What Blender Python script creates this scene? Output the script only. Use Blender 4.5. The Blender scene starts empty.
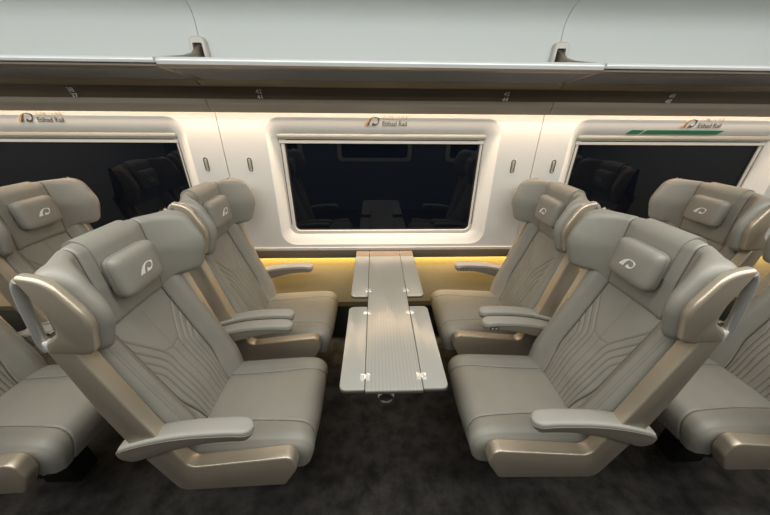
import bpy, bmesh, math, random
from mathutils import Vector, Matrix
C = bpy.context.scene.collection
PI = math.pi
random.seed(4)

# ------------------------------------------------------------------ materials
def mat(name, col, rough=.5, metal=0., spec=.5, bump=None, mottle=None, coat=0., emit=None):
    m = bpy.data.materials.new(name); m.use_nodes = True
    nt = m.node_tree; b = nt.nodes['Principled BSDF']
    b.inputs['Base Color'].default_value = (*col, 1)
    b.inputs['Roughness'].default_value = rough
    b.inputs['Metallic'].default_value = metal
    b.inputs['Specular IOR Level'].default_value = spec
    b.inputs['Coat Weight'].default_value = coat
    tc = nt.nodes.new('ShaderNodeTexCoord')
    if mottle:                                   # (scale, second colour, detail)
        n = nt.nodes.new('ShaderNodeTexNoise'); n.inputs['Scale'].default_value = mottle[0]
        n.inputs['Detail'].default_value = mottle[2]; n.inputs['Roughness'].default_value = .65
        nt.links.new(tc.outputs['Object'], n.inputs['Vector'])
        r = nt.nodes.new('ShaderNodeValToRGB')
        r.color_ramp.elements[0].position = .36; r.color_ramp.elements[1].position = .66
        r.color_ramp.elements[0].color = (*col, 1); r.color_ramp.elements[1].color = (*mottle[1], 1)
        nt.links.new(n.outputs['Fac'], r.inputs['Fac']); nt.links.new(r.outputs['Color'], b.inputs['Base Color'])
    if bump:                                     # (scale, strength, distance)
        n = nt.nodes.new('ShaderNodeTexNoise'); n.inputs['Scale'].default_value = bump[0]; n.inputs['Detail'].default_value = 3
        nt.links.new(tc.outputs['Object'], n.inputs['Vector'])
        bp = nt.nodes.new('ShaderNodeBump'); bp.inputs['Strength'].default_value = bump[1]; bp.inputs['Distance'].default_value = bump[2]
        nt.links.new(n.outputs['Fac'], bp.inputs['Height']); nt.links.new(bp.outputs['Normal'], b.inputs['Normal'])
    if emit:
        b.inputs['Emission Color'].default_value = (*emit[0], 1); b.inputs['Emission Strength'].default_value = emit[1]
    return m

M = dict(
    leather   = mat('leather', (.240, .230, .199), .44, spec=.45, bump=(420, .18, .002), mottle=(9, (.258, .247, .214), 3)),
    pad       = mat('pad_leather', (.290, .283, .253), .44, spec=.45, bump=(420, .15, .002)),
    piping    = mat('piping', (.10, .095, .082), .6),
    arm       = mat('arm_shell', (.185, .163, .130), .45, spec=.4),
    champagne = mat('champagne_paint', (.490, .425, .332), .33, metal=.58, spec=.5, bump=(900, .06, .001)),
    silver    = mat('silver_trim', (.50, .485, .455), .34, metal=.55),
    chrome    = mat('chrome', (.80, .79, .76), .15, metal=1.),
    white_pl  = mat('white_plastic', (.75, .74, .70), .4),
    emblem    = mat('silver_print', (.85, .85, .82), .35, metal=.2),
    dark      = mat('dark_plastic', (.012, .012, .012), .45),
    back      = mat('seat_back', (.20, .17, .13), .45),
    wall      = mat('wall_panel', (.63, .615, .575), .40, spec=.35),
    upper     = mat('upper_panel', (.665, .70, .68), .50, spec=.3),
    frame     = mat('window_frame', (.60, .565, .51), .35),
    cassette  = mat('blind_cassette', (.44, .42, .36), .32, metal=.3),
    bronze    = mat('bronze_trim', (.135, .110, .082), .38, metal=.35),
    rail      = mat('rail_taupe', (.33, .285, .225), .42, metal=.2),
    rackpanel = mat('rack_panel', (.125, .095, .060), .28, metal=.2),
    rackframe = mat('rack_frame', (.30, .245, .185), .35, metal=.5),
    smoked    = mat('smoked_glass', (.29, .31, .35), .25, spec=.6, coat=.3),
    rackrefl = mat('rack_brown_refl', (.20, .160, .105), .35, metal=.2),  # rack brown with a reflection's lighter tone put into the colour
    lip       = mat('lip_metal', (.74, .76, .76), .42, metal=.35),
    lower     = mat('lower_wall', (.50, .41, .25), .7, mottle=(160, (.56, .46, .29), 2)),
    kick      = mat('kick_panel', (.020, .018, .016), .9),
    glass     = mat('dark_glass', (.0030, .0045, .008), .02, spec=.45),
    carpet    = mat('carpet', (.017, .0162, .0155), .95, spec=.1, bump=(260, .6, .01), mottle=(11, (.050, .047, .045), 8)),
    table     = mat('table_laminate', (.43, .43, .395), .30, metal=.40, spec=.5),
    tedge     = mat('table_edge', (.09, .085, .075), .4),
    tbrown     = mat('table_end_brown', (.27, .205, .145), .4, metal=.2),
    hinge     = mat('hinge_metal', (.88, .87, .82), .25, metal=.6),
    green     = mat('green_sticker', (.030, .200, .095), .4),
    ink       = mat('ink_dark', (.035, .030, .028), .5),
    inkb      = mat('ink_bronze', (.33, .19, .07), .5),
    inkl      = mat('ink_pale', (.32, .27, .20), .5),
    white     = mat('sign_white', (.72, .73, .76), .5),
    ceiling   = mat('ceiling', (.60, .61, .58), .6),
    opposite  = mat('opposite_wall', (.105, .115, .13), .6),
    end       = mat('end_wall', (.40, .38, .34), .6),
    lamp      = mat('lamp_diffuser', (.9, .9, .9), .5, emit=((1., .97, .90), 1.0)),
)
def ribbed():
    m = bpy.data.materials.new('table_ribbed'); m.use_nodes = True
    nt = m.node_tree; b = nt.nodes['Principled BSDF']
    b.inputs['Roughness'].default_value = .30; b.inputs['Metallic'].default_value = .40
    tc = nt.nodes.new('ShaderNodeTexCoord'); w = nt.nodes.new('ShaderNodeTexWave')
    w.bands_direction = 'X'; w.inputs['Scale'].default_value = .314/.0125; w.inputs['Distortion'].default_value = 0
    nt.links.new(tc.outputs['Object'], w.inputs['Vector'])
    r = nt.nodes.new('ShaderNodeValToRGB'); r.color_ramp.elements[0].color = (.385, .38, .345, 1); r.color_ramp.elements[1].color = (.43, .425, .39, 1)
    r.color_ramp.elements[1].position = .6
    nt.links.new(w.outputs['Fac'], r.inputs['Fac']); nt.links.new(r.outputs['Color'], b.inputs['Base Color'])
    bp = nt.nodes.new('ShaderNodeBump'); bp.inputs['Strength'].default_value = .10; bp.inputs['Distance'].default_value = .0006
    nt.links.new(w.outputs['Fac'], bp.inputs['Height']); nt.links.new(bp.outputs['Normal'], b.inputs['Normal'])
    return m
M['ribbed'] = ribbed()
def thread_shade(m):                                     # dark thread and painted crease shade along the stitched lines
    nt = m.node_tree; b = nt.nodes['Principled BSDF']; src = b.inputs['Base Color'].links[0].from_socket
    a = nt.nodes.new('ShaderNodeAttribute'); a.attribute_name = 'stitch_shade'
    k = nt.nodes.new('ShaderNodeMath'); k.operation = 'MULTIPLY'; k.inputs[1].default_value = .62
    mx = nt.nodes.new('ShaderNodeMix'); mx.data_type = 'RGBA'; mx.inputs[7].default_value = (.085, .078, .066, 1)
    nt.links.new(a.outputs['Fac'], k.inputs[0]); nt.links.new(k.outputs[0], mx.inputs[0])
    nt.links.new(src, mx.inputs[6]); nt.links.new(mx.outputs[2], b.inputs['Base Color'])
thread_shade(M['leather'])

# ------------------------------------------------------------------ helpers
def obj(name, verts, faces, m, parent=None, smooth=True, angle=38):
    me = bpy.data.meshes.new(name); me.from_pydata([tuple(v) for v in verts], [], faces); me.update()
    bm = bmesh.new(); bm.from_mesh(me); bmesh.ops.recalc_face_normals(bm, faces=bm.faces[:]); bm.to_mesh(me); bm.free()
    me.materials.append(M[m])
    if smooth:
        for p in me.polygons: p.use_smooth = True
        me.set_sharp_from_angle(angle=math.radians(angle))
    o = bpy.data.objects.new(name, me); C.objects.link(o)
    if parent: o.parent = parent
    return o
def empty(name, loc=(0, 0, 0), rz=0):
    o = bpy.data.objects.new(name, None); C.objects.link(o); o.location = loc; o.rotation_euler = (0, 0, rz); o.empty_display_size = .1
    return o
def tag(o, label=None, cat=None, group=None, kind=None):
    if label: o['label'] = label
    if cat: o['category'] = cat
    if group: o['group'] = group
    if kind: o['kind'] = kind
    return o
def dup_tree(o, parent=None):
    c = o.copy(); C.objects.link(c)
    if parent: c.parent = parent
    for ch in list(o.children): dup_tree(ch, c)
    return c
class MB:                                          # several shapes gathered into one mesh
    def __init__(s): s.v = []; s.f = []
    def add(s, vf):
        n = len(s.v); s.v += [tuple(p) for p in vf[0]]; s.f += [tuple(i+n for i in q) for q in vf[1]]; return s
    def build(s, name, m, parent=None, **k): return obj(name, s.v, s.f, m, parent, **k)
def lerp(a, b, t): return a+(b-a)*t
def sstep(a, b, x):
    t = min(1, max(0, (x-a)/(b-a))); return t*t*(3-2*t)
def fillet(poly, radii, n=6):
    out = []; L = len(poly)
    if not isinstance(radii, (list, tuple)): radii = [radii]*L
    for i in range(L):
        p = Vector(poly[i]); a = Vector(poly[i-1])-p; b = Vector(poly[(i+1) % L])-p; r = radii[i]
        la, lb = a.length, b.length; a.normalize(); b.normalize()
        ang = math.acos(max(-1, min(1, a.dot(b))))
        if r < 1e-5 or ang > PI-.02: out += [p.copy()]*(n+1) if False else [p.copy()]; continue
        d = min(r/math.tan(ang/2), la*.499, lb*.499)
        p0, p1 = p+a*d, p+b*d; rr = d*math.tan(ang/2)
        c = p+(a+b).normalized()*(rr/math.sin(ang/2))
        v0, v1 = p0-c, p1-c
        t0 = math.atan2(v0.y, v0.x); dt = math.atan2(v1.y, v1.x)-t0
        while dt > PI: dt -= 2*PI
        while dt < -PI: dt += 2*PI
        for k in range(n+1):
            t = t0+dt*k/n; out.append(c+Vector((math.cos(t), math.sin(t)))*rr)
    return out
def inset(pts, d):
    L = len(pts); area = sum(pts[i].x*pts[(i+1) % L].y-pts[(i+1) % L].x*pts[i].y for i in range(L)); s = 1 if area > 0 else -1
    out = []
    for i in range(L):
        e0 = pts[i]-pts[i-1]; e1 = pts[(i+1) % L]-pts[i]
        if e0.length < 1e-7: e0 = e1
        if e1.length < 1e-7: e1 = e0
        n = Vector((-e0.y, e0.x)).normalized()+Vector((-e1.y, e1.x)).normalized()
        if n.length < 1e-6: n = Vector((-e1.y, e1.x))
        n.normalize(); out.append(pts[i]+n*s*d)
    return out
def loft(rings, caps=True, closed=True):
    n = len(rings[0]); v = [p for r in rings for p in r]; f = []
    for i in range(len(rings)-1):
        for j in range(n if closed else n-1):
            k = (j+1) % n
            f.append((i*n+j, i*n+k, (i+1)*n+k, (i+1)*n+j))
    if caps: f.append(tuple(range(n))); f.append(tuple(range((len(rings)-1)*n, len(rings)*n)))
    return v, f
AX = {'x': lambda a, b, d: (d, a, b), 'y': lambda a, b, d: (a, d, b), 'z': lambda a, b, d: (a, b, d)}
def prism(pts, axis, d0, d1, bev=0., m=3, cap0=True):
    """outline pts (2D) pushed along axis between d0 and d1 with rounded edges"""
    fn = AX[axis]; pts = [Vector(p) for p in pts]; rings = []
    if bev <= 0: return loft([[fn(p.x, p.y, d) for p in pts] for d in (d0, d1)])
    for k in range(m+1):
        t = k/m*PI/2; q = inset(pts, bev*(1-math.sin(t))); rings.append([fn(p.x, p.y, d0+bev*(1-math.cos(t))) for p in q])
    for k in range(m, -1, -1):
        t = k/m*PI/2; q = inset(pts, bev*(1-math.sin(t))); rings.append([fn(p.x, p.y, d1-bev*(1-math.cos(t))) for p in q])
    return loft(rings)
def rrect(a0, a1, b0, b1, r, n=6): return fillet([(a0, b0), (a1, b0), (a1, b1), (a0, b1)], r, n)
def box(x0, x1, y0, y1, z0, z1, bev=.003, m=2):
    if bev > 0: return prism(rrect(x0, x1, y0, y1, min(bev*1.01, (x1-x0)*.3, (y1-y0)*.3), 3), 'z', z0, z1, min(bev, (z1-z0)*.4), m)
    return prism([(x0, y0), (x1, y0), (x1, y1), (x0, y1)], 'z', z0, z1)
def tube(path, rad, n=14, caps=True, flat=1.):
    P = [Vector(p) for p in path]; rings = []
    up = Vector((0, 0, 1)) if abs((P[-1]-P[0]).normalized().z) < .9 else Vector((0, 1, 0))
    for i, p in enumerate(P):
        t = (P[min(i+1, len(P)-1)]-P[max(i-1, 0)]).normalized(); a = t.cross(up).normalized(); b = a.cross(t)
        r = rad[i] if isinstance(rad, (list, tuple)) else rad
        rings.append([p+a*math.cos(2*PI*k/n)*r+b*math.sin(2*PI*k/n)*r*flat for k in range(n)])
    return loft(rings, caps)
def bez(p0, p1, p2, p3, n=12):
    out = []
    for i in range(n+1):
        t = i/n; s = 1-t
        out.append(Vector(p0)*s**3+Vector(p1)*3*s*s*t+Vector(p2)*3*s*t*t+Vector(p3)*t**3)
    return out
def smooth_path(pts, n=8):                          # Catmull-Rom through 2D/3D points
    P = [Vector(p) for p in pts]; P = [P[0]*2-P[1]]+P+[P[-1]*2-P[-2]]; out = []
    for i in range(1, len(P)-2):
        for k in range(n):
            t = k/n; a, b, c, d = P[i-1:i+3]
            out.append(.5*((2*b)+(c-a)*t+(2*a-5*b+4*c-d)*t*t+(3*b-a-3*c+d)*t**3))
    return out+[P[-2]]

# ------------------------------------------------------------------ emblem outlines (unit: 1 wide, .52 high)
def emblem_polys():
    A = bez((0, 0), (.12, .22), (.30, .50), (.66, .52), 16)+bez((.66, .475), (.38, .45), (.26, .22), (.13, 0), 16)
    A2 = bez((.155, 0), (.26, .20), (.36, .40), (.56, .455), 14)+bez((.50, .40), (.40, .33), (.34, .15), (.30, 0), 14)
    outer = bez((.62, .515), (.80, .53), (.94, .46), (1.0, .44), 10)+bez((1.0, .44), (1.0, .22), (.86, .0), (.66, -.005), 16)+[Vector((.47, -.005)), Vector((.52, .12))]
    c = Vector((.735, .285)); inner = []
    a0, a1 = math.radians(205), math.radians(470)
    for i in range(29):
        t = a0+(a1-a0)*i/28; inner.append(c+Vector((math.cos(t)*.175, math.sin(t)*.175)))
    # crescent: outer run then inner circle walked back
    B = outer+inner
    return A, A2, B
EA, EA2, EB = emblem_polys()

def plate(polys, fn, th):
    """flat marks: each 2D outline mapped by fn(a, b, depth) and given thickness th"""
    mb = MB()
    for p in polys:
        mb.add(loft([[fn(q.x, q.y, 0) for q in p], [fn(q.x, q.y, th) for q in p]]))
    return mb
def text_mesh(name, body, size, m, parent, mw, align='LEFT', extrude=.0004, shear=0., sx=1.):
    cu = bpy.data.curves.new(name, 'FONT'); cu.body = body; cu.size = size; cu.extrude = extrude; cu.align_x = align; cu.shear = shear
    t = bpy.data.objects.new(name, cu); C.objects.link(t)
    bpy.context.view_layer.update()
    me = bpy.data.meshes.new_from_object(t.evaluated_get(bpy.context.evaluated_depsgraph_get()))
    bpy.data.objects.remove(t); bpy.data.curves.remove(cu)
    me.transform(Matrix.Diagonal((sx, 1, 1, 1))); me.transform(mw); me.materials.clear(); me.materials.append(M[m]); me.name = name
    o = bpy.data.objects.new(name, me); C.objects.link(o)
    if parent: o.parent = parent
    return o

# ------------------------------------------------------------------ the setting
XA, XB = -3.3, 3.4
YW = 1.72                                           # face of the window wall
def strip(name, prof, x0, x1, m, parent=None, closed=True, **k):
    v, f = loft([[(x, p[0], p[1]) for p in prof] for x in (x0, x1)], caps=closed, closed=closed)
    return obj(name, v, f, m, parent, **k)

tag(obj('floor', *box(XA, XB, -1.4, 1.9, -.05, 0, 0), 'carpet'), kind='structure')
# main wall: three panels with a small gap at each joint, every one with its window opening
WIN = [(-2.20, -1.098), (-.512, .612), (1.185, 2.295)]     # glass, x
GZ = (.856, 1.385)
PAN = [(XA, -.8335), (-.8295, .9185), (.9225, XB)]
REC = [(-2.28, -1.012), (-.590, .700), (1.098, 2.43)]
def wall_panel(i):
    bm = bmesh.new(); x0, x1 = PAN[i]; z0, z1 = .748, 1.64
    def ring(pts): 
        vs = [bm.verts.new((p[0], p[1], p[2])) for p in pts]
        return vs, [bm.edges.new((vs[k], vs[(k+1) % len(vs)])) for k in range(len(vs))]
    r0, e0 = ring([(x0, YW, z0), (x1, YW, z0), (x1, YW, z1), (x0, YW, z1)])
    g0, g1 = WIN[i]; q0, q1 = REC[i]
    rr = [(rrect(q0, q1, .778, 1.518, .085, 8), YW), (rrect(q0+.006, q1-.006, .783, 1.492, .08, 8), YW+.003), (rrect(lerp(q0, g0-.03, .5), lerp(q1, g1+.018, .5), (.806), 1.462, .07, 8), YW+.014),
          (rrect(g0-.032, g1+.022, .833, 1.438, .05, 8), YW+.033), (rrect(g0-.028, g1+.018, .837, 1.434, .05, 8), YW+.040)]
    prev, e1 = ring([(p.x, y, p.y) for p, y in [(p, rr[0][1]) for p in rr[0][0]]])
    bmesh.ops.triangle_fill(bm, edges=e0+e1, use_beauty=True, use_dissolve=True)
    for pts, y in rr[1:]:
        cur = [bm.verts.new((p.x, y, p.y)) for p in pts]
        for k in range(len(cur)):
            bm.faces.new((prev[k], prev[(k+1) % len(cur)], cur[(k+1) % len(cur)], cur[k]))
        prev = cur
    # give the panel its side returns
    for a, b in ((0, 1), (1, 2), (2, 3), (3, 0)):
        q = [bm.verts.new((r0[j].co.x, YW+.03, r0[j].co.z)) for j in (b, a)]; bm.faces.new((r0[a], r0[b], q[0], q[1]))
    bmesh.ops.recalc_face_normals(bm, faces=bm.faces[:])
    me = bpy.data.meshes.new('wall_panel'); bm.to_mesh(me); bm.free(); me.materials.append(M['wall'])
    for p in me.polygons: p.use_smooth = True
    me.set_sharp_from_angle(angle=math.radians(48))
    for p in me.polygons:
        if abs(p.normal.y) > .9999: p.use_smooth = False
    o = bpy.data.objects.new(['wall_left', 'wall_center', 'wall_right'][i], me); C.objects.link(o)
    return tag(o, kind='structure')
for i in range(3): wall_panel(i)
tag(obj('wall_backing', *box(XA, XB, 1.80, 1.9, .7, 2.3, 0), 'dark'), kind='structure')
# windows
for i, (g0, g1) in enumerate(WIN):
    w = tag(empty('window_%d' % (i+1), ((g0+g1)/2, 1.764, GZ[0])), kind='structure'); cx = (g0+g1)/2; oz = GZ[0]; oy = 1.75; # window parts sit behind the scoop
    def L(vf): return [(p[0]-cx, p[1]-oy, p[2]-oz) for p in vf[0]], vf[1]
    # frame plate with the glass opening
    o2 = rrect(g0-.03, g1+.02, .834, 1.437, .05, 8); hole = rrect(g0, g1, GZ[0], GZ[1]+.03, .035, 8)
    rings = [[(p.x, 1.748, p.y) for p in o2], [(p.x, 1.748, p.y) for p in hole], [(p.x, 1.753, p.y) for p in inset(hole, .004)], [(p.x, 1.775, p.y) for p in inset(hole, .004)], [(p.x, 1.775, p.y) for p in o2], [(p.x, 1.748, p.y) for p in o2]]
    obj('window_frame', *L(loft(rings, caps=False)), 'frame', w)
    obj('gasket', *L(loft([[(p.x, 1.757, p.y) for p in inset(hole, .002)], [(p.x, 1.757, p.y) for p in inset(hole, .013)], [(p.x, 1.762, p.y) for p in inset(hole, .013)]], caps=False)), 'dark', w)
    obj('window_pane', *L(box(g0-.01, g1+.01, 1.760, 1.770, GZ[0]-.01, GZ[1]+.04, 0)), 'glass', w)
    cas = fillet([(1.772, 1.405), (1.741, 1.405), (1.729, 1.418), (1.731, 1.436), (1.772, 1.438)], [.001, .006, .008, .006, .001], 4)
    o = strip('blind_cassette', [(p.x-oy, p.y-oz) for p in cas], g0-.026-cx, g1+.016-cx, 'cassette', w)
    bar = fillet([(1.772, 1.383), (1.742, 1.383), (1.742, 1.400), (1.772, 1.400)], [.001, .004, .004, .001], 3)
    strip('blind_bar', [(p.x-oy, p.y-oz) for p in bar], g0-.022-cx, g1+.012-cx, 'frame', w)
    for xx in (g0-.017, g1+.010):
        obj('blind_guide', *L(box(xx-.0025, xx+.0025, 1.7465, 1.7495, .90, 1.384, 0)), 'piping', w)
# ledge trim under the panels, lower wall and kick board
tag(strip('trim_1', fillet([(1.80, .748), (1.704, .748), (1.700, .690), (1.716, .684), (1.80, .700)], [.001, .006, .006, .004, .001], 4), XA, XB, 'bronze'), kind='structure')
tag(strip('trim_2', [(1.715, .7485), (1.76, .7485), (1.76, .757), (1.715, .757)], XA, XB, 'lip'), kind='structure')
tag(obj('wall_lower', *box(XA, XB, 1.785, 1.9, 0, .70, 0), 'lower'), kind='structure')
tag(obj('baseboard_wall', *box(XA, XB, 1.73, 1.784, .0, .285, .008), 'kick'), kind='structure')
# cove rail hiding the light strip above the windows
tag(strip('trim_3', fillet([(1.684, 1.5355), (1.660, 1.574), (1.655, 1.598), (1.70, 1.598), (1.694, 1.543)], [.004, .01, .002, .001, .003], 4), XA, -.8335, 'rail'), kind='structure')
tag(strip('trim_4', fillet([(1.684, 1.5355), (1.660, 1.574), (1.655, 1.598), (1.70, 1.598), (1.694, 1.543)], [.004, .01, .002, .001, .003], 4), -.8295, .9185, 'rail'), kind='structure')
tag(strip('trim_5', fillet([(1.684, 1.5355), (1.660, 1.574), (1.655, 1.598), (1.70, 1.598), (1.694, 1.543)], [.004, .01, .002, .001, .003], 4), .9225, XB, 'rail'), kind='structure')
# sloping panel with the seat numbers, between rail and rack
tag(strip('trim_6', [(1.659, 1.583), (1.700, 1.583), (1.700, 1.655), (1.646, 1.650)], XA, XB, 'rackpanel', smooth=False), kind='structure')
# upper wall panel curving to the ceiling, in three modules
def upper_prof():
    a = [(1.742, 1.60), (1.742, 1.90)]+[tuple(p) for p in bez((1.742, 1.90), (1.742, 2.00), (1.66, 2.00), (1.52, 2.05), 14)][1:]+[(1.10, 2.13)]
    return a
UP = upper_prof(); back = [(p[0]+.02, p[1]+.02) for p in UP][::-1]
for nm, x0, x1 in (('wall_upper_left', XA, -.8395), ('wall_upper_center', -.8365, .9275), ('wall_upper_right', .9305, XB)):
    tag(strip(nm, UP+back, x0, x1, 'upper', angle=50), kind='structure')
tag(strip('wall_upper_backing', [(p[0]+.022, p[1]+.022) for p in UP]+[(1.2, 2.25), (1.9, 2.25), (1.9, 1.6)], XA, XB, 'dark', smooth=False), kind='structure')
tag(obj('ceiling', *box(XA, XB, -1.4, 1.14, 2.13, 2.2, 0), 'ceiling'), kind='structure')
tag(obj('wall_end_left', *box(XA-.05, XA, -1.4, 1.9, 0, 2.2, 0), 'end'), kind='structure')
tag(obj('wall_end_right', *box(XB, XB+.05, -1.4, 1.9, 0, 2.2, 0), 'end'), kind='structure')
tag(obj('wall_opposite', *box(XA, XB, -1.45, -1.4, 0, 2.2, 0), 'opposite'), kind='structure')
for i, cx in enumerate((-1.75, .0, 1.75)):
    w = tag(empty('window_%d' % (i+4), (cx, -1.4, .87)), kind='structure')
    f = prism(rrect(-.6, .6, -.06, .58, .08, 6), 'y', -.001, .02, .006); obj('window_frame', *f, 'frame', w)
    g = prism(rrect(-.53, .53, 0, .52, .05, 6), 'y', .015, .023, .002); obj('window_pane', *g, 'glass', w)

# ------------------------------------------------------------------ luggage racks
def rack(x0, x1, label, main):
    cx = (x0+x1)/2
    t = tag(empty('luggage_rack', (cx, 1.5, 1.68)), label, 'luggage rack', 'overhead luggage racks along the wall')
    def S(name, prof, a, b, m, **k): return strip(name, [(p[0]-1.5, p[1]-1.68) for p in prof], a-cx, b-cx, m, t, **k)
    if main:
        # tubular front edge with rounded ends
        prof = fillet([(1.344, 1.7275), (1.336, 1.716), (1.345, 1.700), (1.375, 1.6990), (1.385, 1.7265)], [.005, .008, .006, .002, .003], 5)
        mbx = []
        for xx, s in ((x0, .45), (x0+.004, .75), (x0+.012, .93), (x0+.03, 1), (x1-.03, 1), (x1-.012, .93), (x1-.004, .75), (x1, .45)):
            mbx.append([(xx-cx, lerp(1.37, p.x, s)-1.5, lerp(1.712, p.y, s)-1.68) for p in prof])
        obj('edge_rail', *loft(mbx), 'lip', t)
        S('edge_frame', [(1.372, 1.7025), (1.339, 1.7025), (1.345, 1.6945), (1.385, 1.692), (1.385, 1.70)], x0+.01, x1-.01, 'rackframe')
        for a, b in ((x0+.004, x0+.034), (x1-.034, x1-.004)):
            S('end_beam', [(1.36, 1.7), (1.36, 1.6935), (1.625, 1.6725), (1.625, 1.681)], a, b, 'rackframe')
        S('glass_shelf', [(1.37, 1.699), (1.37, 1.693), (1.622, 1.674), (1.622, 1.681)], x0+.034, x1-.034, 'smoked')
    else:
        prof = fillet([(1.350, 1.7275), (1.345, 1.718), (1.350, 1.7085), (1.375, 1.7085), (1.385, 1.7275)], [.003, .005, .003, .002, .003], 4)
        S('edge_rail', prof, x0, x1, 'lip')
        S('edge_frame', [(1.36, 1.7085), (1.36, 1.6985), (1.40, 1.695), (1.40, 1.702)], x0, x1, 'bronze')
        S('glass_shelf', [(1.40, 1.702), (1.40, 1.695), (1.622, 1.674), (1.622, 1.681)], x0, x1, 'smoked')
    S('rear_rail', [(1.612, 1.684), (1.612, 1.674), (1.645, 1.6505), (1.735, 1.656), (1.735, 1.684)], x0+.0006, x1-.0006, 'rackrefl', smooth=False)
    if main:
        for bx in (-.84, .93):
            d = -1 if bx < 0 else 1
            lx = bx-cx
            # loop-shaped bezel on the wall
            o2 = fillet([(-.046, -.10), (.046, -.10), (.037, .075), (-.037, .075)], [.004, .004, .022, .022], 6)
            i2 = fillet([(-.027, -.098), (.027, -.098), (.022, .048), (-.022, .048)], [.003, .003, .006, .006], 6)
            def at(p, y): return (lx+p.x, y-1.5, 1.785+p.y-1.68)
            rg = [[at(p, 1.741) for p in o2], [at(p, 1.722) for p in o2], [at(p, 1.716) for p in inset(o2, .005)], [at(p, 1.716) for p in i2], [at(p, 1.741) for p in i2], [at(p, 1.741) for p in o2]]
            br = obj('bracket', *loft(rg, caps=False), 'rackframe', t)
            br.data.materials[0] = M['frame']
            obj('bracket_recess', *prism([(p.x+lx, p.y+1.785-1.68) for p in i2], 'y', 1.734-1.5, 1.741-1.5), 'dark', br)
            # arm sweeping out of the bezel down to the rack end
            rings = []
            for y, zt, zb, hw in ((1.735, 1.826, 1.70, .009), (1.71, 1.815, 1.70, .010), (1.67, 1.788, 1.70, .012), (1.60, 1.768, 1.705, .015), (1.52, 1.754, 1.71, .017), (1.44, 1.740, 1.72, .018), (1.388, 1.7315, 1.7275, .018)):
                rings.append([(lx+a*hw-d*.0, y-1.5, z-1.68) for a, z in ((-1, zb), (1, zb), (1, zt), (-1, zt))])
            obj('bracket_arm', *loft(rings), 'rackframe', br)
    return t
rack(XA, -.8365, 'narrow-edged luggage rack section left of the left bracket', False)
rack(-.8335, .9255, 'middle luggage rack section with thick rounded edge between the two brackets', True)
rack(.9285, XB, 'narrow-edged luggage rack section right of the right bracket', False)

# seat numbers on the sloping panel
def number_sign(x, a, b, label):
    t = tag(empty('seat_number_sign', (x, 1.640, 1.615)), label, 'seat number', 'seat number signs under the luggage rack')
    n = Vector((0, -.905, -.425)).normalized(); up = Vector((0, -.425, .905)); rx = Vector((1, 0, 0))
    base = Vector((0, -.013, .003))
    for k, s in enumerate((a, b)):
        o = base+up*(.003-.0255*k)
        mw = Matrix.Translation(o) @ Matrix((rx, up, n)).transposed().to_4x4()
        text_mesh('digits', s, .027, 'white', t, mw, 'CENTER', .0006, sx=1.15)
number_sign(-.555, '42', '41', 'white seat numbers 42 and 41, on the dark panel left of the middle logo')
number_sign(.655, '45', '44', 'white seat numbers 45 and 44, on the dark panel right of the middle logo')
number_sign(-1.43, '38', '37', 'small white seat numbers on the dark panel above the left window')
number_sign(1.50, '49', '48', 'small white seat numbers on the dark panel above the right window')

# railway logo above every window
ARAB = '\ufe95\ufe8d\ufead\ufe8e\ufec4\ufed7'
ARAB2 = '\ufea9\ufe8e\ufea4\ufe97\ufefb\ufe8d'
def wall_logo(x, z, label):
    t = tag(empty('wall_logo', (x, YW, z)), label, 'logo', 'railway logos above the windows')
    s = .083
    def fn(a, b, d): return (a*s, -.0004-d, b*s-.0225)
    plate([EA], fn, .0008).build('emblem_arc', 'inkb', t, smooth=False)
    plate([EA2], fn, .0008).build('emblem_stripe', 'ink', t, smooth=False)
    plate([EB], fn, .0008).build('emblem_ring', 'ink', t, smooth=False)
    R = Matrix.Rotation(PI/2, 4, 'X')
    text_mesh('lettering', 'Etihad Rail', .032, 'ink', t, Matrix.Translation((.096, -.0004, -.0225)) @ R, extrude=.0005, sx=1.0)
    text_mesh('lettering', ARAB2+' '+ARAB, .027, 'inkl', t, Matrix.Translation((.096, -.0004, .008)) @ R, extrude=.0005, sx=.86)
wall_logo(-.055, 1.501, 'dark logo with lettering on the white wall above the middle window')
wall_logo(-1.842, 1.508, 'dark logo with lettering on the white wall above the left window')
wall_logo(1.710, 1.502, 'dark logo with lettering on the white wall above the right window, over the green strip')
t = tag(empty('exit_sticker', (1.70, YW+.0160, 1.4560)), 'long green strip sticker above the right window, below its logo', 'sticker')
def tilted(x0, x1):
    n = Vector((0, -.69, -.72))*.0012
    q = [Vector((x0, .0085, -.0105)), Vector((x1, .0085, -.0105)), Vector((x1+.02, -.0058, .0105)), Vector((x0+.02, -.0058, .0105))]
    return loft([[p+n*1.2 for p in q], [p+n*2 for p in q]])
obj('short_strip', *tilted(-.275, -.20), 'green', t, smooth=False)
obj('long_strip', *tilted(-.185, .265), 'green', t, smooth=False)

# coat hooks
def hook(x, z, label, proto=[None]):
    if proto[0] is None:
        t = empty('coat_hook', (x, YW, z))
        o2 = rrect(-.0125, .0125, -.038, .038, .0124, 8); i2 = inset(o2, .0045)
        rg = [[(p.x, 0, p.y) for p in o2], [(p.x, -.004, p.y) for p in inset(o2, .0008)], [(p.x, -.004, p.y) for p in i2], [(p.x, .004, p.y) for p in i2], [(p.x, .004, p.y) for p in o2]]
        obj('bezel', *loft(rg, caps=False), 'bronze', t)
        obj('peg', *prism(fillet([(-.0065, -.026), (.0065, -.026), (.0065, .026), (-.0065, .026)], .006, 5), 'y', -.004, .003, .002), 'cassette', t)
        proto[0] = t
    else:
        t = dup_tree(proto[0]); t.location = (x, YW, z)
    tag(t, label, 'coat hook', 'coat hooks on the white wall')
hook(-.943, 1.275, 'bronze oval coat hook on the wall between left window and left panel joint')
hook(-.702, 1.275, 'bronze oval coat hook between the left panel joint and the middle window')
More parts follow.
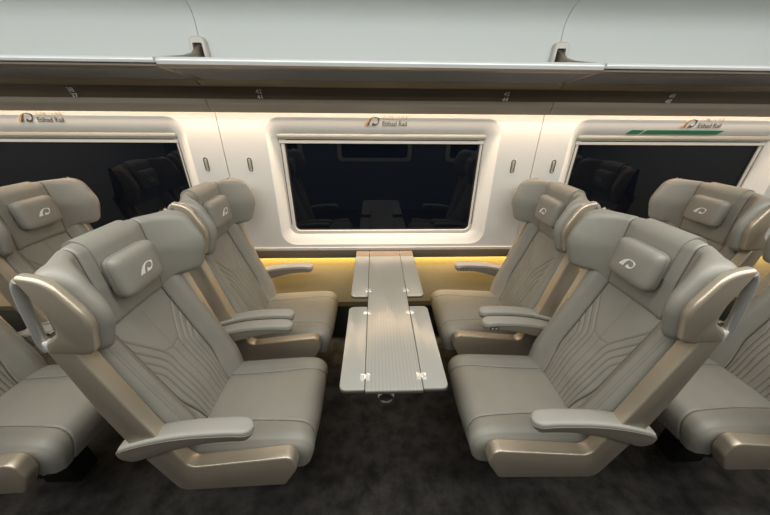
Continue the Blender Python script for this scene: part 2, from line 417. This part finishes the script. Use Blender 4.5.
hook(.802, 1.268, 'bronze oval coat hook between the middle window and the right panel joint')
hook(1.040, 1.268, 'bronze oval coat hook between right panel joint and right window')

# ------------------------------------------------------------------ folding table
TX, TZ = .058, .74
def make_table():
    t = tag(empty('folding_table', (TX, 1.71, 0)), 'long narrow grey folding table fixed to the wall between the seats', 'table')
    oy = 1.71; hw = .0965; th = .016
    def slab(name, a0, a1, b0, b1, r, m, n=6):
        r = [max(q, .0045) for q in (r if isinstance(r, list) else [r]*4)]
        pts = fillet([(a0, b0-oy), (a1, b0-oy), (a1, b1-oy), (a0, b1-oy)], r, n)
        o = obj(name, *prism(pts, 'z', TZ-th, TZ, .003), m, t, angle=25)
        e = obj('edge_band', *prism(inset(pts, -.0012), 'z', TZ-th+.001, TZ-.0045, .001), 'tedge', o, angle=25)
        return o
    slab('tabletop', -hw+.0015, hw-.0015, .645, 1.622, .001, 'ribbed')
    W = .180
    slab('table_leaf', -W, -hw-.001, .650, 1.100, [.022, .001, .001, .022], 'table')
    slab('table_leaf', hw+.001, W, .650, 1.100, [.001, .022, .022, .001], 'table')
    slab('table_leaf', -W, -hw-.001, 1.185, 1.622, [.022, .001, .001, .001], 'table')
    slab('table_leaf', hw+.001, W, 1.185, 1.622, [.001, .022, .001, .001], 'table')
    for a, b in ((-W, -hw-.001), (-hw+.0015, hw-.0015), (hw+.001, W)):
        slab('end_strip', a, b, 1.6225, 1.700, .001, 'tbrown')  # browner pieces across the wall end of the tabletop
    for s in (-1, 1):
        for y in (.700, 1.055, 1.235, 1.672):
            x = s*hw; mb = MB(); k = .6 if y > 1.6 else 1.3
            for q in (-1, 1):
                mb.add(prism(rrect(x+q*.0075*k-.0055*k, x+q*.0075*k+.0055*k, y-oy-.012*k, y-oy+.012*k, .003*k, 4), 'z', TZ-.0005, TZ+.0012, .0004, 2))
            mb.add(tube([(x, y-oy-.007*k, TZ+.001), (x, y-oy+.007*k, TZ+.001)], .0026*k, 8))
            mb.build('hinge', 'hinge' if k > 1 else 'cassette', t)
    # support tube with open end
    R, y0, zc = .028, .655-oy, TZ-th-.036
    def cir(r, y, n=28): return [(math.cos(2*PI*k/n)*r-.026, y, zc+math.sin(2*PI*k/n)*r) for k in range(n)]
    rings = [cir(.021, -.02), cir(.021, y0+.003), cir(.022, y0), cir(.0265, y0), cir(R, y0+.002), cir(R, -.02)]
    obj('support_tube', *loft(rings, caps=True), 'chrome', t)
    obj('tube_dark_disc', *loft([cir(.0208, y0+.006), cir(.0208, y0+.012)]), 'dark', t)  # dark disc standing for the shade inside the open tube
    for y in (.80, 1.15, 1.5): obj('cross_brace', *box(-.07, .05, y-oy-.02, y-oy+.02, TZ-th-.008, TZ-th-.0005, .002), 'bronze', t)
    obj('wall_bracket', *box(-.11, .11, -.022, .0, TZ-.12, TZ-th-.001, .004), 'bronze', t)
make_table()

# ------------------------------------------------------------------ the seat (faces local +X, origin on the floor under the cushion / back line)
def recl(w): return (.49-w)*.34                      # backrest plane
def back_front(v, w):
    a = abs(v); f = recl(w)
    f += .034*sstep(.108, .165, a)*sstep(.42, .60, w)+.010*sstep(.108, .165, a)        # bolsters
    f += .012*math.exp(-((w-.62)/.10)**2)*(1-sstep(.06, .13, a))                        # lumbar
    # quilted grooves
    g = 0.; s = .0030
    def dip(d, k=1.): return k*math.exp(-(d/s)**2)
    seam = .119-.028*sstep(.66, .50, w)
    g += 1.9*dip(a-seam)
    for i, (ak, wk) in enumerate(((.030, .772), (.051, .757), (.072, .745), (.092, .733))):
        x = (w-wk); r = .018
        bend = .5*(x+math.sqrt(x*x+r*r))*.66
        c = ak*(1-.12*sstep(.66, .50, w))+bend
        if c < seam+.004 or a < seam: 
            if c < seam: g += 1.15*dip((a-c)/math.sqrt(1+(.66*sstep(-.03, .03, x))**2))
    if w < .772: g += .7*dip(a)
    else: g += .35*dip(a)
    if a < .034: g += .6*dip((w-(.775+.25*a))*1.)
    # side piping on bolster
    g += .5*dip(a-.188)
    f -= .0038*g
    # outer edge roll
    e = max(0., a-.183)/.032
    if e > 0: f -= .040*(1-math.sqrt(max(0., 1-min(1., e)**2)))
    return f
def set_stitch_shade(o, vals):
    at = o.data.attributes.new('stitch_shade', 'FLOAT', 'POINT')
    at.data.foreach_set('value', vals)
def back_stitch_shade(v, w):
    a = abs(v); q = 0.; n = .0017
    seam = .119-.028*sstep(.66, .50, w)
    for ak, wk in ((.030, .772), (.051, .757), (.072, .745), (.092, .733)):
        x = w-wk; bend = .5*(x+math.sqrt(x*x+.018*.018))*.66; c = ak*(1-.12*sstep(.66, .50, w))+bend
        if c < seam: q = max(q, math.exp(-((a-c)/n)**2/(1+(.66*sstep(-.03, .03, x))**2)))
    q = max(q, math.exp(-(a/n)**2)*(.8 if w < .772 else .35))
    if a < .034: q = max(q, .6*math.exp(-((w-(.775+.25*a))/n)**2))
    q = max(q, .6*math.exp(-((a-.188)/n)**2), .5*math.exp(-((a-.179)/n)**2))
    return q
def make_backrest(t):
    NV, NW = 216, 150; rings = []
    for j in range(NW+1):
        w = lerp(.455, 1.005, j/NW); ring = []
        for i in range(NV+1):
            v = lerp(-.215, .215, i/NV)
            e = abs(v)/.215; vv = v
            ring.append((back_front(v, w), vv, w))
        for v in (.215, .13, 0, -.13, -.215):
            ring.append((recl(w)-lerp(.062, .030, sstep(.6, .95, w)), v, w))
        rings.append(ring)
    b = obj('backrest', *loft(rings), 'leather', t, angle=60)
    set_stitch_shade(b, [back_stitch_shade(p[1], p[2]) if i % (NV+6) <= NV else 0. for i, p in enumerate(q for r_ in rings for q in r_)])
    for s in (-1, 1):
        path = []
        for j in range(41):
            w = lerp(.47, .99, j/40); v = .119-.028*sstep(.66, .50, w); path.append((back_front(v, w)+.0045, s*v, w))
        obj('seam_line', *tube(path, .0015, 6), 'piping', b)
    return b
def make_cushion(t):
    top = smooth_path([(-.045, .470), (.0, .487), (.12, .497), (.25, .505), (.33, .508), (.378, .498), (.403, .468), (.405, .425), (.390, .372)], 12)
    bot = [(lerp(-.045, .30, min(1, i/60)), .385) for i in range(len(top))]
    n = len(top); bot = [Vector((lerp(-.045, .335, sstep(0, .8, i/(n-1))), lerp(.40, .372, i/(n-1)))) for i in range(n)]
    NV = 120; rings = []
    L = [0]
    for i in range(1, n): L.append(L[-1]+(top[i]-top[i-1]).length)
    for i in range(n):
        a = top[max(0, i-1)]; b = top[min(n-1, i+1)]; tg = (b-a).normalized(); nm = Vector((-tg.y, tg.x)); ring = []
        s = L[i]/L[-1]
        for k in range(NV+1):
            v = lerp(-.213, .213, k/NV); av = abs(v)
            h = .010*(1-(av/.213)**2)*sstep(0, .1, s)
            sm = .112+.012*sstep(.35, .75, s)+.03*sstep(.72, 1, s)
            g = math.exp(-((av-sm)/.0026)**2)
            g2 = .45*math.exp(-((av-.197)/.002)**2)
            if .60 < s: g += 0
            h -= .0046*(g+g2)
            h += .006*sstep(sm, sm+.05, av)*(1-sstep(.16, .21, av))
            e = max(0., av-.183)/.030
            if e > 0: h -= .034*(1-math.sqrt(max(0., 1-min(1., e)**2)))
            p = top[i]+nm*h
            ring.append((p.x, v, p.y))
        for v in (.213, .1, -.1, -.213): ring.append((bot[i].x, v, bot[i].y))
        rings.append(ring)
    cu = obj('seat_cushion', *loft(rings), 'leather', t, angle=60)
    for s in (-1, 1):
        path = []
        for i in range(3, n-6):
            a = top[max(0, i-1)]; b = top[min(n-1, i+1)]; tg = (b-a).normalized(); nm = Vector((-tg.y, tg.x)); q = L[i]/L[-1]
            sm = .112+.012*sstep(.35, .75, q)+.03*sstep(.72, 1, q)
            p = top[i]+nm*(.010*(1-(sm/.213)**2)*sstep(0, .1, q)-.0030); path.append((p.x, s*sm, p.y))
        obj('seam_line', *tube(path, .0014, 6), 'piping', cu)
    return cu
def hr_section(v):
    """corners and radii of the headrest section at lateral position v"""
    a = abs(v); q = sstep(.118, .230, a); q2 = sstep(.10, .17, a)
    Ce = [(-.150, .943), (-.136, 1.09), (-.142, 1.222), (-.208, 1.226), (-.218, .950)]; Cr = [.034, .10, .055, .040, .02]
    Wi = [(-.052, .972), (-.004, 1.100), (-.058, 1.224), (-.150, 1.223), (-.180, .980)]; Wr = [.050, .10, .085, .045, .03]
    q3 = sstep(.07, .165, a); q4 = sstep(.03, .25, a); qs = [q, q, q, q4, q3]
    return [(lerp(c[0], w[0], k), lerp(c[1], w[1], q2)) for c, w, k in zip(Ce, Wi, qs)], [lerp(a_, b_, q) for a_, b_ in zip(Cr, Wr)]
def make_headrest(t):
    rings = []; vs = [-.242, -.2405, -.237, -.231, -.223]+[lerp(-.218, .218, i/108) for i in range(109)]+[.223, .231, .237, .2405, .242]
    for v in vs:
        c, r = hr_section(v); pts = fillet(c, r, 9)
        a = abs(v); d = 0
        if a > .206: e = min(1, (a-.206)/.036); d = .022*(1-math.sqrt(1-e*e))
        d += .0070*math.exp(-((a-.118)/.0034)**2)+.002*math.exp(-((a-.226)/.0022)**2)
        if d > 0: pts = inset(pts, d)
        rings.append([(p.x, v, p.y) for p in pts])
    h = obj('headrest', *loft(rings), 'leather', t, angle=70)
    for v in (-.118, .118):
        c, r = hr_section(v); pts = inset(fillet(c, r, 9), .0048); pts = pts[:]+[pts[0]]
        obj('seam_line', *tube([(p.x, v, p.y) for p in pts], .0021, 6), 'piping', h)  # dark tube sunk in the seam stands in for the crease's shade
    return h
def pillow_pt(a, b, d):                              # a across (v), b up along the headrest, d outward
    base = Vector((-.129, 0, 1.102)); up = Vector((-.03, 0, 1)).normalized(); out = Vector((1, 0, .06)).normalized()
    return base+Vector((0, 1, 0))*a+up*b+out*d
def make_pillow(t):
    W2, H2, T = .087, .068, .050; n = 28; rings = []
    def sq(x): return x
    outl = []
    for k in range(72):
        th = 2*PI*k/72; c, s = math.cos(th), math.sin(th); e = 2/6.5
        outl.append((math.copysign(abs(c)**e, c), math.copysign(abs(s)**e, s)))
    for i in range(15):
        ph = lerp(0, PI/2, i/14); k = math.sin(ph)**.55; d = T*(.18+.82*math.cos(ph)**.55) if i < 14 else T*.18
        k = k if i else .001
        rings.append([tuple(pillow_pt(x*W2*k, y*H2*k, d)) for x, y in outl])
    rings.append([tuple(pillow_pt(x*W2*.97, y*H2*.97, 0)) for x, y in outl])
    p = obj('headrest_pillow', *loft(rings), 'leather', t, angle=75)
    rr = tube([], .001) if False else None
    # piping seam around
    path = [pillow_pt(x*W2*.985, y*H2*.985, T*.36) for x, y in outl]
    v = []; f = []; N = len(path)
    for k, q in enumerate(path):
        x, y = outl[k]; nrm = (pillow_pt(x, y, 0)-pillow_pt(0, 0, 0)).normalized(); o_ = Vector((1, 0, .06)).normalized()
        for j in range(6): v.append(q+nrm*math.cos(j*PI/3)*.0016+o_*math.sin(j*PI/3)*.0016)
    for k in range(N):
        for j in range(6): f.append((k*6+j, k*6+(j+1) % 6, ((k+1) % N)*6+(j+1) % 6, ((k+1) % N)*6+j))
    obj('piping', v, f, 'piping', p)
    # printed emblem (reads correctly from in front: +v is the viewer's right-hand side mirrored)
    s = .059
    def fn(a, b, d):
        aa = -(a-.5)*s*-1; return pillow_pt(aa, (b-.26)*s, T+.0004-.9*(aa*aa+((b-.26)*s)**2)*.35+d*1.)
    plate([EA, EA2, EB], fn, .0007).build('emblem', 'emblem', p, smooth=False)
    # strap laid over the top of the headrest
    c, r = hr_section(0.); full = fillet(c, r, 9)
    lo = inset(full, .002); hi = inset(full, -.0068); k0, k1 = 14, 41
    for q in (hi, lo):
        for j in (k0,): q[j] = Vector((q[j].x, 1.135))
    rings = []
    for i in range(k0, k1):
        o_, i_ = hi[i], lo[i]
        rings.append([(o_.x, -.084, o_.y), (o_.x, .084, o_.y), (i_.x, .084, i_.y), (i_.x, -.084, i_.y)])
    s = obj('strap', *loft(rings), 'leather', t, angle=40)
    return p
def make_seat(aisle):
    t = empty('train_seat')
    make_cushion(t); make_backrest(t); make_headrest(t); make_pillow(t)
    SIDE = [(.320, .363), (.372, .455), (.363, .527), (.018, .484), (-.042, .690), (-.120, 1.03), (-.180, 1.03), (-.150, .760), (-.120, .600), (-.045, .346)]
    LOW = [(.300, .360), (.340, .410), (.330, .462), (.000, .455)]+SIDE[4:]
    SR = [.022, .05, .028, .035, .30, .004, .004, .3, .3, .04]
    WING = [(-.064, .994), (-.031, 1.100), (-.082, 1.213), (-.150, 1.226), (-.139, 1.180), (-.124, 1.120), (-.124, 1.066), (-.168, 1.034), (-.180, .998)]
    WR = [.026, .09, .075, .010, .06, .05, .035, .012, .010]
    for s in (-1, 1):
        d = sorted((s*.216, s*.262)) if s == aisle else sorted((s*.182, s*.2145)); obj('side_shell', *prism(fillet(SIDE if s == aisle else LOW, SR, 8), 'y', d[0], d[1], .0055, 3), 'champagne', t, angle=50)
        d = sorted((s*.236, s*.264)) if s == aisle else sorted((s*.222, s*.243)); wc = obj('wing_shell', *prism(fillet(WING, WR, 9) if s == aisle else inset(fillet(WING, WR, 9), .012), 'y', d[0], d[1], .010, 4), 'champagne', t, angle=50)
        # grab handle behind the wing
        if s == aisle:
            y = s*(.252 if s == aisle else .236)
            h = obj('grab_handle', *tube(smooth_path([(-.144, y, 1.208), (-.157, y, 1.190), (-.168, y, 1.14), (-.177, y, 1.08), (-.184, y, 1.030), (-.178, y, 1.006)], 5), .0115, 12), 'silver', t)
            obj('handle_foot', *box(-.178, -.130, y-.010, y+.010, 1.006, 1.036, .004), 'white_pl', h)
        # armrest
        yc = s*.243
        topc = smooth_path([(.250, .672), (.244, .6735), (.236, .675), (.226, .676), (.18, .678), (.06, .670), (-.04, .650), (-.125, .622), (-.156, .608)], 6)
        low = smooth_path([(-.160, .548), (-.130, .540), (-.06, .568), (.02, .598), (.12, .624), (.19, .631), (.246, .631)], 6)
        LT = sorted([(p.x, p.y) for p in topc]+[(-.176, .598), (.262, .668)]); LB = sorted([(p.x, p.y) for p in low]+[(-.176, .552), (.262, .632)])
        def ev(T, x):
            for (xa, ya), (xb, yb) in zip(T, T[1:]):
                if xa <= x <= xb: return lerp(ya, yb, (x-xa)/max(1e-6, xb-xa))
            return T[0][1] if x < T[0][0] else T[-1][1]
        u0, u1 = -.182, .255; rings = []
        us = [u0+.024*(1-math.cos(k/7*PI/2)) for k in range(8)]+[lerp(u0+.03, u1-.034, k/30) for k in range(31)]+[u1-.028*(1-math.sin(k/8*PI/2)) for k in range(9)]
        for x in us:
            kr = 1.
            if x < u0+.024: kr = math.sqrt(max(.02, 1-(1-(x-u0)/.024)**2))
            if x > u1-.028: kr = math.sqrt(max(.06, 1-(1-(u1-x)/.028)**2))
            hw = .0275*(kr if x > 0 else lerp(.6, 1, kr)); zt = ev(LT, x)-.006; zb = ev(LB, x)
            if x < 0: zm = (zt+zb)/2; zt = lerp(zm, zt, kr); zb = lerp(zm, zb, kr)
            else: zb = lerp(zb+.010, zb, kr)
            rings.append([(x, yc+p.x, p.y) for p in rrect(-hw, hw, zb, zt, min(.007, hw*.45, (zt-zb)*.45), 4)])
        a = obj('armrest', *loft(rings), 'arm', t, angle=50)
        # plan-rounded pad: sections along the arm
        p0, p1 = -.158, .260; LP = sorted([(p.x, p.y) for p in topc]+[(p0-.002, .6065), (p1, .669)]); rings = []; edge = {-1: [], 1: []}
        xs = [p0+.010*k/3 for k in range(3)]+[lerp(p0+.012, p1-.036, k/34) for k in range(35)]+[p1-.033*(1-math.sin(k/10*PI/2)) for k in range(11)]
        for x in xs:
            kr = math.sqrt(max(.03, 1-(1-(p1-x)/.033)**2)) if x > p1-.033 else 1.
            hw = .0288*kr; h = lerp(.012, .017, (x-p0)/(p1-p0)); b = min(.006, hw*.5); z = ev(LP, x)+.001-(.004*(1-kr))
            sec = []
            for q, dz in ((-hw, -h), (-hw, -b), (-hw+b*.35, -b*.3), (-hw+b, 0), (-hw*.5, .0010), (0, .0014), (hw*.5, .0010), (hw-b, 0), (hw-b*.35, -b*.3), (hw, -b), (hw, -h)):
                sec.append((x, yc+q, z+dz))
            rings.append(sec)
            for g in (-1, 1): edge[g].append((x, yc+g*(hw+.0004), z-h))
        obj('arm_pad', *loft(rings), 'pad', a, angle=60)
        obj('pad_seam', *tube(edge[-1]+edge[1][::-1], .0009, 6), 'champagne', a)
        if s < 0:
            yy = yc+.0275
            cp = obj('control_panel', *prism(rrect(.185, .227, .638, .653, .004, 4), 'y', yy-.001, yy+.0015, .0005, 2), 'dark', a)
            for bx in (.197, .215): obj('control_button', *prism(rrect(bx-.006, bx+.006, .641, .650, .003, 4), 'y', yy, yy+.0028, .0008, 2), 'silver', cp)
        # pivot joining arm and shell
        obj('arm_pivot', *tube([(-.105, s*.216, .592), (-.105, s*.255, .592)], .024, 18), 'arm', a)
    # rear shell, between the two side shells
    pr = smooth_path([(-.052, .36), (-.130, .60), (-.166, .76), (-.208, 1.0), (-.211, 1.025)], 6)
    inn = [Vector((p.x+.014, p.y+.003)) for p in pr]
    obj('rear_shell', *prism(pr+inn[::-1], 'y', -.222, .222, .004, 2), 'back', t, angle=50)
    obj('headrest_back', *prism(fillet([(-.228, 1.03), (-.205, 1.03), (-.205, 1.17), (-.222, 1.16)], .006, 3), 'y', -.12, .12, .006, 2), 'back', t, angle=50)
    obj('seat_pan', *prism(fillet([(.325, .350), (.335, .385), (-.03, .40), (-.05, .350)], .01, 3), 'y', -.214, .214, .004, 2), 'dark', t)
    obj('pedestal', *box(.0, .16, -.05, .05, 0, .352, .01), 'dark', t)
    return t
protos = {0: make_seat(-1), PI: make_seat(1)}; used = set()
def seat(x, y, rz, label):
    t = dup_tree(protos[rz]) if rz in used else protos[rz]
    used.add(rz)
    t.location = (x, y, 0); t.rotation_euler = (0, 0, rz)
    return tag(t, label, 'train seat', 'leather train seats in facing rows')
YN, YF = .828, 1.395
XL, XR = -.645, .760
seat(XL, YN, 0, 'large aisle seat in the left foreground, facing right to the table')
seat(XL-.012, YF, 0, 'window seat directly left of the middle window and table, facing right')
seat(XR, YN, PI, 'large aisle seat in the right foreground, facing left to the table')
seat(XR+.012, YF, PI, 'window seat directly right of the middle window and table, facing left')
seat(XL-.89, YN, 0, 'aisle seat cut off by the left picture edge, behind the left foreground seat')
seat(XL-.866, YF, 0, 'window seat under the left window, at the far left, facing right')
seat(XR+.855, YN, PI, 'aisle seat cut off by the right picture edge, behind the right foreground seat')
seat(XR+.840, YF, PI, 'window seat under the right window, at the far right, facing left')

# ------------------------------------------------------------------ light
def area(name, loc, rot, sx, sy, power, col):
    l = bpy.data.lights.new(name, 'AREA'); l.shape = 'RECTANGLE'; l.size = sx; l.size_y = sy; l.energy = power; l.color = col
    o = bpy.data.objects.new(name, l); C.objects.link(o); o.location = loc; o.rotation_euler = rot; return o
area('ceiling_lamp', (0, .50, 2.12), (0, 0, 0), 6.4, .22, 54, (1., .995, .95))
area('ceiling_lamp', (0, -.25, 2.12), (0, 0, 0), 6.4, .22, 40, (1., .995, .95))
area('cove_strip', (0, 1.709, 1.645), (math.radians(6), 0, 0), 6.5, .014, 64., (1., .79, .60))
area('ledge_strip', (0, 1.752, .682), (math.radians(20), 0, 0), 6.5, .012, 11., (1., .70, .20))
d_ = area('cove_downlight', (0, 1.689, 1.534), (math.radians(-16), 0, 0), 6.5, .006, 8, (1., .70, .44)); d_.data.spread = math.radians(130)
c = area('upper_panel_fill', (0, .30, 2.06), (math.radians(84), 0, 0), 6.4, .06, 6.5, (.98, 1., .985)); c.data.spread = math.radians(70)  # added fill beam out of view, brightens the upper wall panels
wd = bpy.data.worlds.new('world'); bpy.context.scene.world = wd; wd.use_nodes = True
wd.node_tree.nodes['Background'].inputs['Color'].default_value = (.01, .012, .016, 1)
wd.node_tree.nodes['Background'].inputs['Strength'].default_value = .3

# ------------------------------------------------------------------ camera
p, psi, rho = math.radians(26.8), math.radians(2.1), math.radians(.5)
f = Vector((math.sin(psi)*math.cos(p), math.cos(psi)*math.cos(p), -math.sin(p)))
r0 = Vector((math.cos(psi), -math.sin(psi), 0)); u0 = r0.cross(f)
r = r0*math.cos(rho)+u0*math.sin(rho); u = -r0*math.sin(rho)+u0*math.cos(rho)
cam = bpy.data.cameras.new('camera'); co = bpy.data.objects.new('camera', cam); C.objects.link(co)
cam.sensor_width = 36; cam.lens = 290/770*36; cam.clip_start = .02
co.matrix_world = Matrix((r, u, -f)).transposed().to_4x4(); co.location = (0, 0, 1.55)
bpy.context.scene.camera = co
vs = bpy.context.scene.view_settings
vs.view_transform = 'Standard'; vs.look = 'None'; vs.gamma = 1; vs.exposure = 0; vs.use_curve_mapping = False
